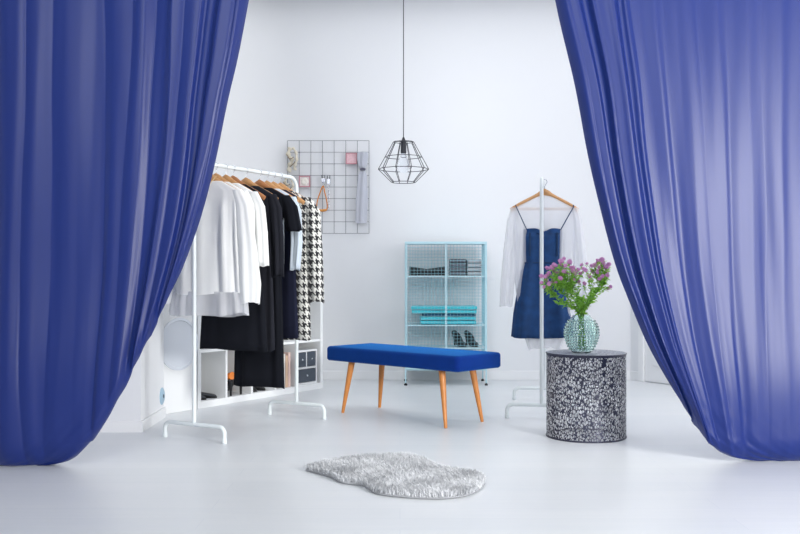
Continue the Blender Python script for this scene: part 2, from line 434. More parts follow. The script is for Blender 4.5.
def garment(name, loc, rz, label, cat, group, fab, body, sleeves=None, nf=7, amp=.012, seed=1, hem=.008, uvs=False, sleeve_amp=.006, extra=None, neck=.08, shd=1.0, sdz=0.0):
    """body: list of (z, hw, hd) below the shoulder; shoulders are made here"""
    root = empty(name, loc, rz, label, cat, group)
    sw = body[0][1]
    zt_ = lambda x: -.078-.108*(x/.215)**1.08+.013+sdz
    lv = [(zt_(neck)-.004, neck-.004, .018*shd, 0, 0), (zt_(neck+.012), neck+.012, .022*shd, 0, 0), (zt_((neck+sw)/2), (neck+sw)/2, .026*shd, 0, .05), (zt_(sw*.93), sw*.93, .028*shd, 0, .1)]
    lv += [(z, a, b, 0, min(1, .15+i*.45)) for i, (z, a, b) in enumerate(body)]
    o = build('bodice', loft(dens(lv), 80, nf, amp, seed, hem), fab, root, angle=0, solid=.0015 if fab not in (F_sheer, F_sheer2) else 0)
    if uvs: set_uv(o)
    if sleeves:
        for s in (-1, 1):
            sl = [(z, a, b, s*x, min(1, .1+i*.4)) for i, (z, x, a, b) in enumerate(sleeves)]
            q = build('sleeve', loft(dens(sl), 40, 4, sleeve_amp, seed+5+s, hem*.7, 1), fab, root, angle=0, solid=.0015 if fab not in (F_sheer, F_sheer2) else 0)
            if uvs: set_uv(q)
    if extra: extra(root)
    if group: root.scale = (1, .84, 1)
    return root
RZ1 = math.atan2((R1B-R1A).y, (R1B-R1A).x)-pi/2
ZR1 = 1.475+.0115
G1 = 'wooden hangers on the full clothes rack'
def on_rack(px, dz=0): p = rail_point(R1A, R1B, px); return (p.x, p.y, ZR1+dz)
# hangers
hl = [(208, 'pale wooden hanger under the sheer ruffled white blouse nearest the curtain', M_wood), (216, 'second pale wooden hanger from the blue curtain on the full rack', M_wood),
      (226, 'wooden hanger carrying the white half-sleeve top', M_wood), (233, 'wooden hanger carrying the short black dress with pointed neck', M_woodd),
      (246, 'wooden hanger carrying the charcoal long-sleeve top', M_wood), (259.5, 'wooden hanger carrying the long black short-sleeve dress', M_woodd),
      (267, 'wooden hanger carrying the pale blue shirt', M_wood), (273.5, 'wooden hanger carrying the dark navy dress beside the coat', M_wood), (280.5, 'wooden hanger carrying the houndstooth coat at the far end', M_wood)]
for px, lb, wd in hl:
    hanger(on_rack(px, .0025), RZ1+(.1 if px == 208 else 0), lb, G1, wd)
GC = 'clothes on the full rack'
def ext_blouse(root):
    # neckline placket and gathered hem frill
    mb = MB().tube([(-.07, -.030, -.082), (-.03, -.036, -.125), (0, -.038, -.165), (.03, -.036, -.125), (.07, -.030, -.082)], .003, 6)
    build('neckline_trim', mb, mat('gold_trim', (.7, .5, .25), .4), root, label='thin tan neckline trim')
    lv = [(-.70, .232, .043, 0, 1), (-.76, .245, .048, 0, 1.2), (-.825, .25, .05, 0, 1.4)]
    build('hem_frill', loft(dens(lv, 4), 96, 13, .009, 31, .01), F_sheer2, root, angle=0, label='see-through frill along the hem')
garment('blouse', on_rack(208), RZ1+.1, 'sheer ruffled white long-sleeve blouse hanging nearest the blue curtain', 'blouse', GC, F_sheer,
        [(-.195, .205, .034), (-.25, .205, .040), (-.45, .215, .044), (-.71, .235, .045)], [(-.158, .185, .03, .022), (-.24, .222, .045, .03), (-.45, .248, .055, .035), (-.66, .262, .07, .04), (-.76, .265, .058, .036)], nf=11, amp=.014, seed=4, extra=ext_blouse)
garment('blouse', on_rack(216), RZ1, 'plain white gathered blouse directly behind the sheer ruffled one', 'blouse', GC, F_white,
        [(-.195, .2, .030), (-.25, .195, .034), (-.45, .175, .036), (-.66, .18, .036)], [(-.158, .185, .03, .02), (-.24, .215, .042, .026), (-.42, .215, .045, .026), (-.56, .218, .042, .026)], nf=8, amp=.010, seed=14)
garment('top', on_rack(226), RZ1, 'white top with half-length sleeves hanging in front of the black dress', 'top', GC, F_white,
        [(-.195, .205, .028), (-.25, .195, .032), (-.45, .195, .034), (-.60, .20, .034)], [(-.158, .185, .03, .02), (-.24, .222, .045, .026), (-.38, .24, .045, .028), (-.56, .248, .048, .028)], nf=7, amp=.008, seed=24)
garment('dress', on_rack(233), RZ1, 'short black sleeveless dress whose straight hem shows below the white blouses', 'dress', GC, F_black,
        [(-.195, .19, .028), (-.28, .165, .03), (-.50, .175, .034), (-.80, .215, .038), (-1.03, .235, .042)], None, nf=5, amp=.008, seed=34, hem=.003)
garment('top', on_rack(246), RZ1, 'charcoal long-sleeve top between the short black dress and the long black dress', 'top', GC, F_charcoal,
        [(-.195, .2, .026), (-.30, .18, .03), (-.55, .18, .032), (-.80, .19, .034), (-1.03, .195, .034)], [(-.158, .18, .03, .02), (-.24, .21, .04, .024), (-.40, .225, .038, .024), (-.62, .232, .034, .022)], nf=5, amp=.007, seed=44)
garment('dress', on_rack(259.5), RZ1, 'long black dress with short flared sleeves, its hem closest to the floor', 'dress', GC, F_black,
        [(-.195, .2, .026), (-.30, .165, .03), (-.55, .15, .032), (-.90, .165, .036), (-1.26, .18, .038)], [(-.155, .18, .03, .02), (-.22, .215, .05, .026), (-.36, .245, .05, .028)], nf=5, amp=.010, seed=54, hem=.004)
garment('shirt', on_rack(267), RZ1, 'pale blue shirt showing only its sleeve between the black dress and the coat', 'shirt', GC, F_pale,
        [(-.195, .17, .024), (-.30, .12, .028), (-.55, .12, .03)], [(-.158, .175, .03, .02), (-.24, .205, .036, .02), (-.42, .212, .036, .02), (-.58, .20, .03, .018)], nf=5, amp=.006, seed=64)
garment('dress', on_rack(273), RZ1, 'dark navy dress hanging directly against the houndstooth coat', 'dress', GC, F_navy,
        [(-.195, .185, .024), (-.30, .155, .026), (-.60, .165, .03), (-.98, .185, .032)], None, nf=5, amp=.006, seed=74, hem=.003)
garment('coat', on_rack(280.5), RZ1, 'black and white houndstooth coat hanging at the far end of the full rack', 'coat', GC, F_hound,
        [(-.195, .215, .034), (-.30, .20, .04), (-.60, .205, .044), (-.99, .22, .046)], [(-.152, .185, .035, .024), (-.24, .238, .045, .034), (-.45, .25, .045, .036), (-.77, .262, .047, .036)], nf=4, amp=.009, seed=84, uvs=True)

# denim dress + sheer blouse on the second rack
RZ2 = math.atan2((R2B-R2A).y, (R2B-R2A).x)-pi/2
ph = R2A+(R2B-R2A)*.30+Vector((.012, 0))
hz = 1.468+.0115
HZ2 = 0.02
h2 = hanger((ph.x, ph.y, hz+.0025), HZ2, 'wooden hanger holding the denim dress and sheer blouse on the end-on rack', None, M_wood, hw=.213)
garment('blouse', (ph.x, ph.y, hz), HZ2, 'see-through white long-sleeve blouse worn under the blue denim dress', 'blouse', None, F_sheer2,
        [(-.20, .198, .022), (-.33, .20, .032), (-.65, .19, .036), (-.95, .15, .04), (-1.07, .10, .04)], [(-.175, .188, .026, .014), (-.25, .205, .033, .024), (-.45, .222, .042, .028), (-.65, .236, .045, .03), (-.80, .245, .04, .028)], nf=6, amp=.008, seed=91, neck=.03, shd=.3, sdz=-.016)
def denim():
    m = mat('blue_denim', (.006, .045, .15), .85, bump=.25, bscale=350, vary=.6, vscale=22); return m
M_denim = denim(); M_denimd = mat('dark_denim_seam', (.006, .030, .09), .85, bump=.2, bscale=300)
dr = empty('denim_dress', (ph.x, ph.y, hz), HZ2, 'blue denim pinafore dress with thin straps on the end-on rack', 'dress')
lv = [(-.300, .120, .044, -.012, 0), (-.34, .122, .046, -.012, .2), (-.47, .120, .046, -.014, .3), (-.52, .119, .046, -.014, .2), (-.55, .127, .048, -.014, .6), (-.70, .155, .056, -.014, 1), (-.85, .178, .062, -.014, 1.2), (-1.0, .190, .066, -.014, 1.3)]
bo = loft(dens(lv, 5), 80, 5, .010, 97, .004)
# sweetheart dip at the top centre
bo.v = [(x, y, z-(.028*math.exp(-((x+.012)/.035)**2)+.012*abs(x+.012)/.118 if z > -.335 else 0)) for x, y, z in bo.v]
build('skirt_body', bo, M_denim, dr, angle=0, solid=.002)
for s in (-1, 1):
    build('strap', MB().tube([(s*.185, .0, -.158), (s*.182, -.016, -.172), (s*.107-.012, -.040, -.318)], .0036, 8, flat=.6), M_denimd, dr)
    build('button_trim', MB().box((-.014+s*.086, -.046, -.41), (.011, .005, .15)), M_denimd, dr, label='dark stitched seam panel', bevel=.002)
band = loft([(-.522, .121, .048, -.014, 0), (-.530, .123, .0485, -.014, 0)], 64, 5, 0, 1, 0)
build('waist_seam', band, M_denimd, dr, angle=0, solid=.002)

# ------------------------------------------------------------------ white cube shelf and panel with disc
UA, UB = Vector((-1.321, 6.08)), Vector((-.598, 7.22)); ud = (UB-UA).normalized(); UL = (UB-UA).length
uang = math.atan2(ud.y, ud.x)     # local x = along the front, local y = into the shelf (left of direction)
MU = Matrix.Translation((UA.x, UA.y, 0)) @ Matrix.Rotation(uang, 4, 'Z')
M_shelf = mat('white_laminate', (.84, .855, .86), .4)
sh = empty('cube_shelf', (UA.x, UA.y, 0), uang, 'low white cube shelving unit with shoes and boxes behind the full rack', 'shelf')
HS, DS, T = .745, .36, .03
def s_from_px(px):
    p = rail_point(UA, UB, px); return (p-UA).length*(1 if (p-UA).dot(ud) > 0 else -1)
divs = [s_from_px(x) for x in (227, 252.5, 276, 297)]
build('outer_frame', MB().box2((0, 0, 0), (UL, DS, .045)).box2((0, 0, HS-T), (UL, DS, HS)).box2((0, 0, .045), (T, DS, HS-T)).box2((UL-T, 0, .045), (UL, DS, HS-T)), M_shelf, sh, smooth=False, bevel=.002)
build('middle_shelf', MB().box2((T, .004, .365), (UL-T, DS-.012, .383)), M_shelf, sh, smooth=False)
for d in divs:
    build('divider', MB().box2((d-.009, .004, .045), (d+.009, DS-.012, .365)).box2((d-.009, .004, .383), (d+.009, DS-.012, HS-T)), M_shelf, sh, smooth=False)
build('back_panel', MB().box2((T, DS-.012, .045), (UL-T, DS-.002, HS-T)), M_shelf, sh, smooth=False)
# cabinet with round disc
cb = empty('cabinet', (UA.x, UA.y, 0), uang, 'white cabinet with a large round disc on its front, left of the cube shelf', 'cabinet')
CW, CH = .35, .80
build('body', MB().box2((-CW-.004, .004, 0), (-.004, .34, CH)), M_shelf, cb, smooth=False, bevel=.004)
M_disc = mat('pale_grey_disc', (.74, .78, .84), .25)
MD = Matrix.Translation((-.004-CW/2+.012, .004, .435)) @ Matrix.Rotation(pi/2, 4, 'X')
build('round_disc', MB().lathe([(.168, 0), (.168, .006), (.152, .009), (.148, .003), (.0001, .003)], (0, 0, 0), 56, MD), M_disc, cb, label='pale grey round disc with raised rim')
# wall fitting
mw = Matrix.Translation((-1.458, 5.69, .135)) @ Matrix.Rotation(pi/2, 4, 'Y')
ft = empty('wall_fitting', (-1.458, 5.69, .135), 0, 'small round blue-grey fitting low on the white wall end by the left curtain', 'wall fitting')
mw2 = Matrix.Rotation(pi/2, 4, 'Y')
build('plate', MB().lathe([(.052, 0), (.052, .004), (.040, .010), (.001, .012)], (0, 0, 0), 30, mw2), mat('blue_grey_plastic', (.35, .50, .62), .4), ft)
build('socket_hole', MB().lathe([(.012, .010), (.012, .013), (.001, .013)], (0, 0, 0), 16, mw2), mat('dark_plastic', (.03, .05, .08), .4), ft)

# shoes -------------------------------------------------------------
M_blackshoe = mat('black_leather', (.01, .01, .012), .35)
M_orange = mat('orange_suede', (.75, .22, .04), .6)
def pump(label, group, m_up, m_toe, loc, rz, sc=1.0, heel=.08):
    root = empty('high_heel', loc, rz, label, 'shoe', group); root.scale = (sc,)*3
    # local x towards toe, length .23
    lv = []
    def prof(u):   # sole height & width along x
        x = -.115+.23*u
        hz_ = heel*(1/(1+math.exp((u-.45)*11))); wd = .026+.012*math.sin(pi*min(1, u*1.05))+(.006 if .55 < u < .85 else 0)
        wd *= (1-max(0, (u-.82)/.18)**2*.75)
        top = hz_+(.055-.03*min(1, u*2)+(.018*math.exp(-((u-.72)/.12)**2)))
        return x, hz_, wd, top
    mb = MB(); vs = []; n = 12; K = 18
    for i in range(K+1):
        x, zb_, wd, tp = prof(i/K)
        for j in range(n):
            t = 2*pi*j/n; vs.append((x, wd*math.cos(t), (zb_+.004+tp)/2+(tp-zb_-.004)/2*math.sin(t)))
    fs = [(i*n+j, i*n+(j+1) % n, (i+1)*n+(j+1) % n, (i+1)*n+j) for i in range(K) for j in range(n)]
    fs += [tuple(range(n-1, -1, -1)), tuple(K*n+j for j in range(n))]
    mb.add(vs, fs); build('upper', mb, m_up, root)
    mb = MB(); vs = []
    for i in range(K+1):
        x, zb_, wd, tp = prof(i/K)
        vs += [(x, -wd*.9, zb_), (x, wd*.9, zb_), (x, wd*.9, zb_+.006), (x, -wd*.9, zb_+.006)]
    fs = [(i*4+j, i*4+(j+1) % 4, (i+1)*4+(j+1) % 4, (i+1)*4+j) for i in range(K) for j in range(4)]+[(3, 2, 1, 0), (K*4, K*4+1, K*4+2, K*4+3)]
    mb.add(vs, fs); build('sole', mb, M_blackshoe, root)
    build('heel', MB().tube([(-.098, 0, heel*.98), (-.105, 0, heel*.5), (-.104, 0, 0)], [.019, .009, .007], 10), m_toe, root)
    return root
def flat_shoe(label, group, m, loc, rz, sc=1.0, name='flat_shoe', hi=.045):
    root = empty(name, loc, rz, label, 'shoe', group); root.scale = (sc,)*3
    vs = []; n = 12; K = 16
    for i in range(K+1):
        u = i/K; x = -.125+.25*u; wd = (.03+.014*math.sin(pi*u))*(1-max(0, (u-.8)/.2)**2*.7)*(1-max(0, (.1-u)/.1)**2*.4)
        tp = .012+hi*(1-.55*u)*(1-max(0, (u-.85)/.15)**2*.6)
        vs += [(x, wd*math.cos(2*pi*j/n), (.010+tp)/2+(tp-.010)/2*math.sin(2*pi*j/n)) for j in range(n)]
    fs = [(i*n+j, i*n+(j+1) % n, (i+1)*n+(j+1) % n, (i+1)*n+j) for i in range(K) for j in range(n)]+[tuple(range(n-1, -1, -1)), tuple(K*n+j for j in range(n))]
    build('upper', MB().add(vs, fs), m, root)
    vs = []
    for i in range(K+1):
        u = i/K; x = -.127+.254*u; wd = (.032+.014*math.sin(pi*u))*(1-max(0, (u-.8)/.2)**2*.7)
        vs += [(x, -wd, 0), (x, wd, 0), (x, wd, .012), (x, -wd, .012)]
    fs = [(i*4+j, i*4+(j+1) % 4, (i+1)*4+(j+1) % 4, (i+1)*4+j) for i in range(K) for j in range(4)]+[(3, 2, 1, 0), (K*4, K*4+1, K*4+2, K*4+3)]
    build('sole', MB().add(vs, fs), M_blackshoe, root); return root
def U(s, d, z):
    v = MU @ Vector((s, d, z)); return v
def mid(i): e = [T]+divs+[UL-T]; return (e[i]+e[i+1])/2
fl = .0455
for k, dd in enumerate((-.055, .045)):
    flat_shoe(['dark flat shoe in the nearest cubby, the one closer to the curtain', 'dark flat shoe in the nearest cubby, closer to the orange shoes'][k], 'flat shoes in the nearest cubby', mat('dark_grey_leather', (.05, .055, .065), .5), U(mid(0)+dd, .16, fl), uang-pi/2+.12, .95, hi=.03)
for k, dd in enumerate((-.042, .05)):
    r_ = pump(['orange and black high heel leaning in the second cubby, left of the pair', 'orange and black high heel in the second cubby, right of the pair'][k], 'orange heels in the cube shelf', M_orange, M_blackshoe, U(mid(1)+dd*1.1-.005, .15, fl), uang+pi/2, 1.08, .10)
    for ch in [c for c in bpy.data.objects if c.parent == r_ and c.name.startswith('sole')]: pass
for k, dd in enumerate((-.045, .045)):
    flat_shoe(['black low shoe in the third cubby under the long black dress, left one', 'black low shoe in the third cubby under the long black dress, right one'][k], 'low black shoes under the long dress', M_blackshoe, U(mid(2)+dd, .15, fl), uang-pi/2, .9, hi=.035)
M_pink = mat('pink_card', (.85, .62, .55), .6); M_cream = mat('cream_card', (.85, .80, .74), .6); M_tan = mat('tan_card', (.8, .55, .38), .6)
for k, (c_, hh, lb) in enumerate(((M_cream, .25, 'cream folder standing in the fourth cubby'), (M_tan, .235, 'tan folder standing beside the cream folder'), (M_pink, .255, 'pale pink folder nearest the drawer box'))):
    fo = empty('folder', U(mid(3)+.005+k*.03, .03, fl), uang, lb, 'folder', 'folders in the fourth cubby')
    build('cover', MB().box2((-.012, 0, 0), (-.009, .22, hh)).box2((.009, 0, 0), (.012, .22, hh)).box2((-.012, -.003, 0), (.012, 0, hh)), c_, fo, smooth=False)
    build('pages', MB().box2((-.009, .003, .003), (.009, .215, hh-.008)), M_trim, fo, smooth=False, label='white pages')
# drawer box in the last cubby
e0, e1 = divs[3]+.012, UL-T-.005; bw = (e1-e0)*.90; bh = .262
db = empty('drawer_box', U((e0+e1)/2, .02, fl), uang, 'white box with dark drawer fronts in the last cubby, under the coat', 'drawer box')
build('case', MB().box2((-bw/2, 0, 0), (bw/2, .26, .014)).box2((-bw/2, 0, bh-.014), (bw/2, .26, bh)).box2((-bw/2, 0, .014), (-bw/2+.012, .26, bh-.014)).box2((bw/2-.012, 0, .014), (bw/2, .26, bh-.014)).box2((-bw/2+.012, .006, .118), (bw/2-.012, .25, .132)).box2((-.006, .006, .132), (.006, .25, bh-.014)), M_trim, db, smooth=False)
M_drw = mat('dark_drawer_front', (.07, .085, .11), .4)
for (x0, x1, z0, z1) in ((-bw/2+.016, bw/2-.016, .018, .114), (-bw/2+.016, -.010, .136, bh-.018), (.010, bw/2-.016, .136, bh-.018)):
    dd_ = build('drawer', MB().box2((x0, .004, z0), (x1, .24, z1)), M_drw, db, smooth=False, label='dark grey drawer front')
    build('knob', MB().lathe([(.006, 0), (.008, .006), (.004, .012)], (0, 0, 0), 12, Matrix.Translation(((x0+x1)/2, .004, (z0+z1)/2)) @ Matrix.Rotation(pi/2, 4, 'X')), M_chrome, dd_)

# ------------------------------------------------------------------ bench
BC = Vector((.063, 5.735)); BA = math.radians(-44)
bn = empty('bench', (BC.x, BC.y, 0), BA, 'royal blue velvet bench on four tapered wooden legs in the middle of the room', 'bench')
BL, BWd, BT, BH = 1.115, .41, .09, .42
def cushion(u, v, top):
    pass
mb = MB()
NX, NY = 36, 14
def rr_box(sx, sy, z0, z1, r):
    b = MB(); prof = [(0, z0), (r*.3, z0)]
    rings = []
    def ring(off, z):
        pts = []; rc = .03; hx, hy = sx/2-off, sy/2-off; rc = max(.004, rc-off)
        for (cx_, cy_, a0_) in ((hx-rc, hy-rc, 0), (-hx+rc, hy-rc, pi/2), (-hx+rc, -hy+rc, pi), (hx-rc, -hy+rc, 3*pi/2)):
            for k in range(5):
                a = a0_+pi/2*k/4; pts.append(Vector((cx_+rc*math.cos(a), cy_+rc*math.sin(a), z)))
        return pts
    lv = [(r*.5, z0), (0, z0+r*.5)]+[(0, z0+r*.5+(z1-z0-r*1.5)*i/4) for i in range(1, 5)]
    lv += [(r*(1-math.cos(a)), z1-r+r*math.sin(a)) for a in (pi/8, pi/4, 3*pi/8, pi/2)]+[(r*2.4, z1+.003), (.12, z1+.007)]
    for o, z in lv: rings.append(ring(o, z))
    n = len(rings[0]); vs = [v for r_ in rings for v in r_]
    fs = [(i*n+j, i*n+(j+1) % n, (i+1)*n+(j+1) % n, (i+1)*n+j) for i in range(len(rings)-1) for j in range(n)]
    fs += [tuple(range(n-1, -1, -1)), tuple((len(rings)-1)*n+j for j in range(n))]
    return b.add(vs, fs)
build('seat', rr_box(BL, BWd, BH-BT, BH, .02), M_velvet, bn, angle=50)
def bl(px, py):
    p = floor_pt(px, py); d = Vector((p.x-BC.x, p.y-BC.y)); c, s = math.cos(-BA), math.sin(-BA)
    return (d.x*c-d.y*s, d.x*s+d.y*c)
lx, ly = .435, .165
for sx in (-1, 1):
    for sy in (-1, 1):
        fx, fy = sx*(lx+.0), sy*(ly-.0)
        tx, ty = sx*(lx-.055), sy*(ly-.03)
        build('leg', MB().tube([(fx, fy, 0), ((fx+tx)/2, (fy+ty)/2, (BH-BT)/2), (tx, ty, BH-BT+.002)], [.0095, .0155, .021], 16), M_leg, bn)

# ------------------------------------------------------------------ wire cabinet
YC = 7.39; xa, xb = (405-CX)/F*YC, (487-CX)/F*YC
xm = (xa+xb)/2; Wc = xb-xa; Dc = .33; HC = H+(276-242)/F*YC
M_teal = mat('pale_turquoise_metal', (.48, .70, .77), .35)
M_tealw = mat('turquoise_wire', (.30, .58, .67), .35)
M_tealp = mat('pale_turquoise_sheet', (.62, .80, .85), .4)
wc = empty('wire_cabinet', (xm, YC, 0), 0, 'pale turquoise wire mesh cabinet with two doors against the back wall', 'cabinet')
hw = Wc/2; ps = .011
mb = MB()
fr = MB()
for x in (-hw, hw-ps):
    for y in (0, Dc-ps): fr.box2((x, y, .018), (x+ps, y+ps, HC))
zb0 = .12
for z in (zb0, HC-ps):
    for y in (0, Dc-ps): fr.box2((-hw+ps, y, z), (hw-ps, y+ps, z+ps))
    for x in (-hw, hw-ps): fr.box2((x, ps, z), (x+ps, Dc-ps, z+ps))
build('frame', fr, M_teal, wc, smooth=False)
def wire_panel(fixed, a0_, a1_, z0, z1, axis, sp_=.0262, t=.0019):
    m_ = MB(); n = max(1, round((a1_-a0_)/sp_)); k = max(1, round((z1-z0)/sp_))
    for i in range(n+1):
        a = a0_+(a1_-a0_)*i/n
        if axis == 'x': m_.box((a, fixed, (z0+z1)/2), (t, t, z1-z0))
        else: m_.box((fixed, a, (z0+z1)/2), (t, t, z1-z0))
    for i in range(k+1):
        z = z0+(z1-z0)*i/k
        if axis == 'x': m_.box(((a0_+a1_)/2, fixed, z), (a1_-a0_, t, t))
        else: m_.box((fixed, (a0_+a1_)/2, z), (t, a1_-a0_, t))
    return m_
zlo, zhi = zb0+ps, HC-ps
for s in (-1, 1):
    x0, x1 = (-hw+ps, -.002) if s < 0 else (.002, hw-ps)
    m_ = MB(); b_ = .006
    m_.box2((x0, -.010, zlo), (x0+b_, -.001, zhi)).box2((x1-b_, -.010, zlo), (x1, -.001, zhi)).box2((x0+b_, -.010, zlo), (x1-b_, -.001, zlo+b_)).box2((x0+b_, -.010, zhi-b_), (x1-b_, -.001, zhi))
    dr_ = build('door', m_, M_teal, wc, smooth=False)
    build('mesh_panel', wire_panel(-.005, x0+b_, x1-b_, zlo+b_, zhi-b_, 'x'), M_tealw, dr_, smooth=False)
    build('mesh_panel', wire_panel(s*(hw-.008), ps, Dc-ps, zlo, zhi, 'y'), M_tealw, wc, smooth=False)
build('mesh_panel', wire_panel(Dc-.006, -hw+ps, hw-ps, zlo, zhi, 'x'), M_tealw, wc, smooth=False)
def sheet(z):
    m_ = MB().box2((-hw+.004, .003, z-.003), (hw-.004, Dc-.004, z)); m_.box2((-hw+.019, .0, z-.009), (hw-.019, .003, z)); return m_
SH = [.30, .480, .872]
build('shelf', sheet(zb0+.02), M_tealp, wc, smooth=False)
for z in SH: build('shelf', sheet(z), M_tealp, wc, smooth=False)
build('top_panel', MB().box2((-hw, 0, HC), (hw, Dc, HC+.004)), M_tealp, wc, smooth=False)
for x in (-hw+ps/2, hw-ps/2):
    for y in (ps/2, Dc-ps/2):
        build('foot', MB().lathe([(.012, 0), (.013, .004), (.013, .012), (.007, .014), (.007, .0185)], (x, y, 0), 14), M_blackshoe, wc, label='black levelling foot')
def CP(x, y, z): return (xm+x, YC+y, z)
# top shelf: black flats and grey folded fabric
for k, (dx_, dy_, rz_) in enumerate(((-.165, .17, .06), (-.125, .07, pi-.08))):
    flat_shoe(['rear black flat shoe on the top cabinet shelf, toe pointing right', 'front black flat shoe on the top cabinet shelf, toe pointing left'][k],
              'black flats on the top cabinet shelf', M_blackshoe, CP(dx_, dy_, SH[2]+.0008), rz_, .98, hi=.065)
def folded(label, group, m, cx_, cy_, z, w_, d_, h_, rz=0, layers=2, seed=0, name='folded_garment', cat='folded clothes'):
    b = MB(); lh = h_/layers; n = 40
    for L_ in range(layers):
        z0 = L_*lh
        def fn(u, v, z0=z0, L_=L_):
            t = 2*pi*u; c, s = math.cos(t), math.sin(t)
            y = d_/2*math.copysign(abs(c)**.35, c)*(1+.03*noise.noise(Vector((v*4, L_, seed))))
            zz = z0+lh/2+lh/2*.97*math.copysign(abs(s)**.55, s)
            x = (v-.5)*w_*(1+.04*noise.noise(Vector((u*3, L_*2, seed+1))))
            if s > -.2: zz += .005*noise.noise(Vector((v*7, c*3, seed+L_)))
            return (x, y, max(0.0005, zz))
        st = len(b.v); b.grid(fn, n, 18, closed_u=True)
        b.f.append(tuple(st+i for i in range(n))); b.f.append(tuple(st+18*n+i for i in range(n-1, -1, -1)))
    return build(name, b, m, loc=None, label=label, cat=cat, group=group, angle=50) if False else _place(build(name, b, m, label=label, cat=cat, group=group, angle=50), (cx_, cy_, z), rz)
def _place(o, loc, rz): o.location = loc; o.rotation_euler = (0, 0, rz); return o
M_gk = mat('grey_knit', (.14, .15, .18), .9, bump=.4, bscale=200); M_lk = mat('light_grey_knit', (.50, .52, .55), .9, bump=.4, bscale=200)
folded('dark grey folded knitwear pile right of the black flats on the top shelf', 'folded knitwear on the top cabinet shelf', M_gk, xm+.10, YC+.16, SH[2]+.001, .12, .22, .135, 0, 4, 3)
folded('light grey folded knitwear pile by the right post of the cabinet', 'folded knitwear on the top cabinet shelf', M_lk, xm+.23, YC+.16, SH[2]+.001, .11, .22, .13, 0, 4, 5)
M_tow = mat('turquoise_towel', (.07, .62, .72), .9, sheen=.3, bump=.5, bscale=160, vary=.15, vscale=20)
M_tow2 = mat('dark_teal_towel', (.01, .10, .20), .9, bump=.4, bscale=160)
folded('bright turquoise folded towel at the bottom of the stack in the cabinet', 'turquoise towels in the cabinet', M_tow, xm+.02, YC+.16, SH[1]+.001, .44, .24, .065, .03, 2, 11, 'folded_towel', 'towel')
folded('dark teal thin folded cloth between the two turquoise towels', 'turquoise towels in the cabinet', M_tow2, xm+.03, YC+.165, SH[1]+.068, .42, .23, .018, .03, 1, 12, 'folded_towel', 'towel')
folded('bright turquoise folded towel on top of the stack in the cabinet', 'turquoise towels in the cabinet', M_tow, xm-.01, YC+.16, SH[1]+.088, .52, .25, .062, -.02, 2, 13, 'folded_towel', 'towel')
for k, x in enumerate((.115, .215)):
    pump(['black high heel behind the blue bench, left of the pair on the low cabinet shelf', 'black high heel behind the blue bench, right of the pair on the low cabinet shelf'][k], 'black heels on the low cabinet shelf', M_blackshoe, M_blackshoe, CP(x, .15, SH[0]+.0008), -pi/2+.35, .9, .085)

# ------------------------------------------------------------------ wall grid
YG = YB-.02
gx0, gx1, gz0, gz1 = P(287.6, 0, YG).x, P(369, 0, YG).x, P(0, 233.4, YG).z, P(0, 140.7, YG).z
M_wire = mat('dark_grey_wire', (.10, .11, .14), .4)
gr = empty('wall_grid', ((gx0+gx1)/2, YG, gz0), 0, 'dark wire grid board on the white back wall, hung with accessories', 'wall grid')
gm = MB(); gw, gh = gx1-gx0, gz1-gz0
for i in range(8): gm.tube([(-gw/2+gw*i/7, 0, 0), (-gw/2+gw*i/7, 0, gh)], .0019, 6)
for j in range(9): gm.tube([(-gw/2, -.0038, gh*j/8), (gw/2, -.0038, gh*j/8)], .0019, 6)
build('wire_grid', gm, M_wire, gr)
for x in (-gw/2+gw/7, gw/2-gw/7):
    for z in (gh*7/8, gh/8):
        build('bracket', MB().tube([(x, 0, z), (x, .0199, z)], .006, 8), M_chrome, gr)
def G(px, py, off=-.012):
    p = P(px, py, YG); return Vector((p.x, YG+off, p.z))
# photo frames
M_pinkf = mat('pink_frame', (.55, .25, .29), .5); M_pic = mat('pink_picture', (.78, .50, .54), .6, vary=.35, vscale=60)
M_whpic = mat('white_pink_picture', (.85, .74, .72), .6, vary=.25, vscale=60)
for (px, py, pc, lb) in ((351.5, 158.7, M_pic, 'small square pink framed picture beside the grey scarf on the wire grid'), (304.8, 181.7, M_whpic, 'small square framed picture with a pale flower, above the coat on the wire grid')):
    c = G(px, py); r = .047
    pf = empty('picture_frame', (c.x, c.y, c.z-r), 0, lb, 'picture frame', 'small framed pictures on the wire grid')
    m_ = MB(); t = .008
    m_.box2((-r, -.008, 0), (r, .004, t)).box2((-r, -.008, 2*r-t), (r, .004, 2*r)).box2((-r, -.008, t), (-r+t, .004, 2*r-t)).box2((r-t, -.008, t), (r, .004, 2*r-t))
    build('frame', m_, M_pinkf, pf, smooth=False); build('picture', MB().box2((-r+t, -.003, t), (r-t, .002, 2*r-t)), pc, pf, smooth=False)
    if pc is M_whpic:
        fm = MB()
        for k in range(5): fm.lathe([(.018, 0), (.012, .006), (.001, .008)], (0, 0, 0), 12, Matrix.Translation((.014*math.cos(k*1.257), -.003, r+.014*math.sin(k*1.257))) @ Matrix.Rotation(pi/2, 4, 'X'))
        build('flower', fm, mat('cream_petal', (.88, .84, .76), .6), pf, label='cream flower relief')
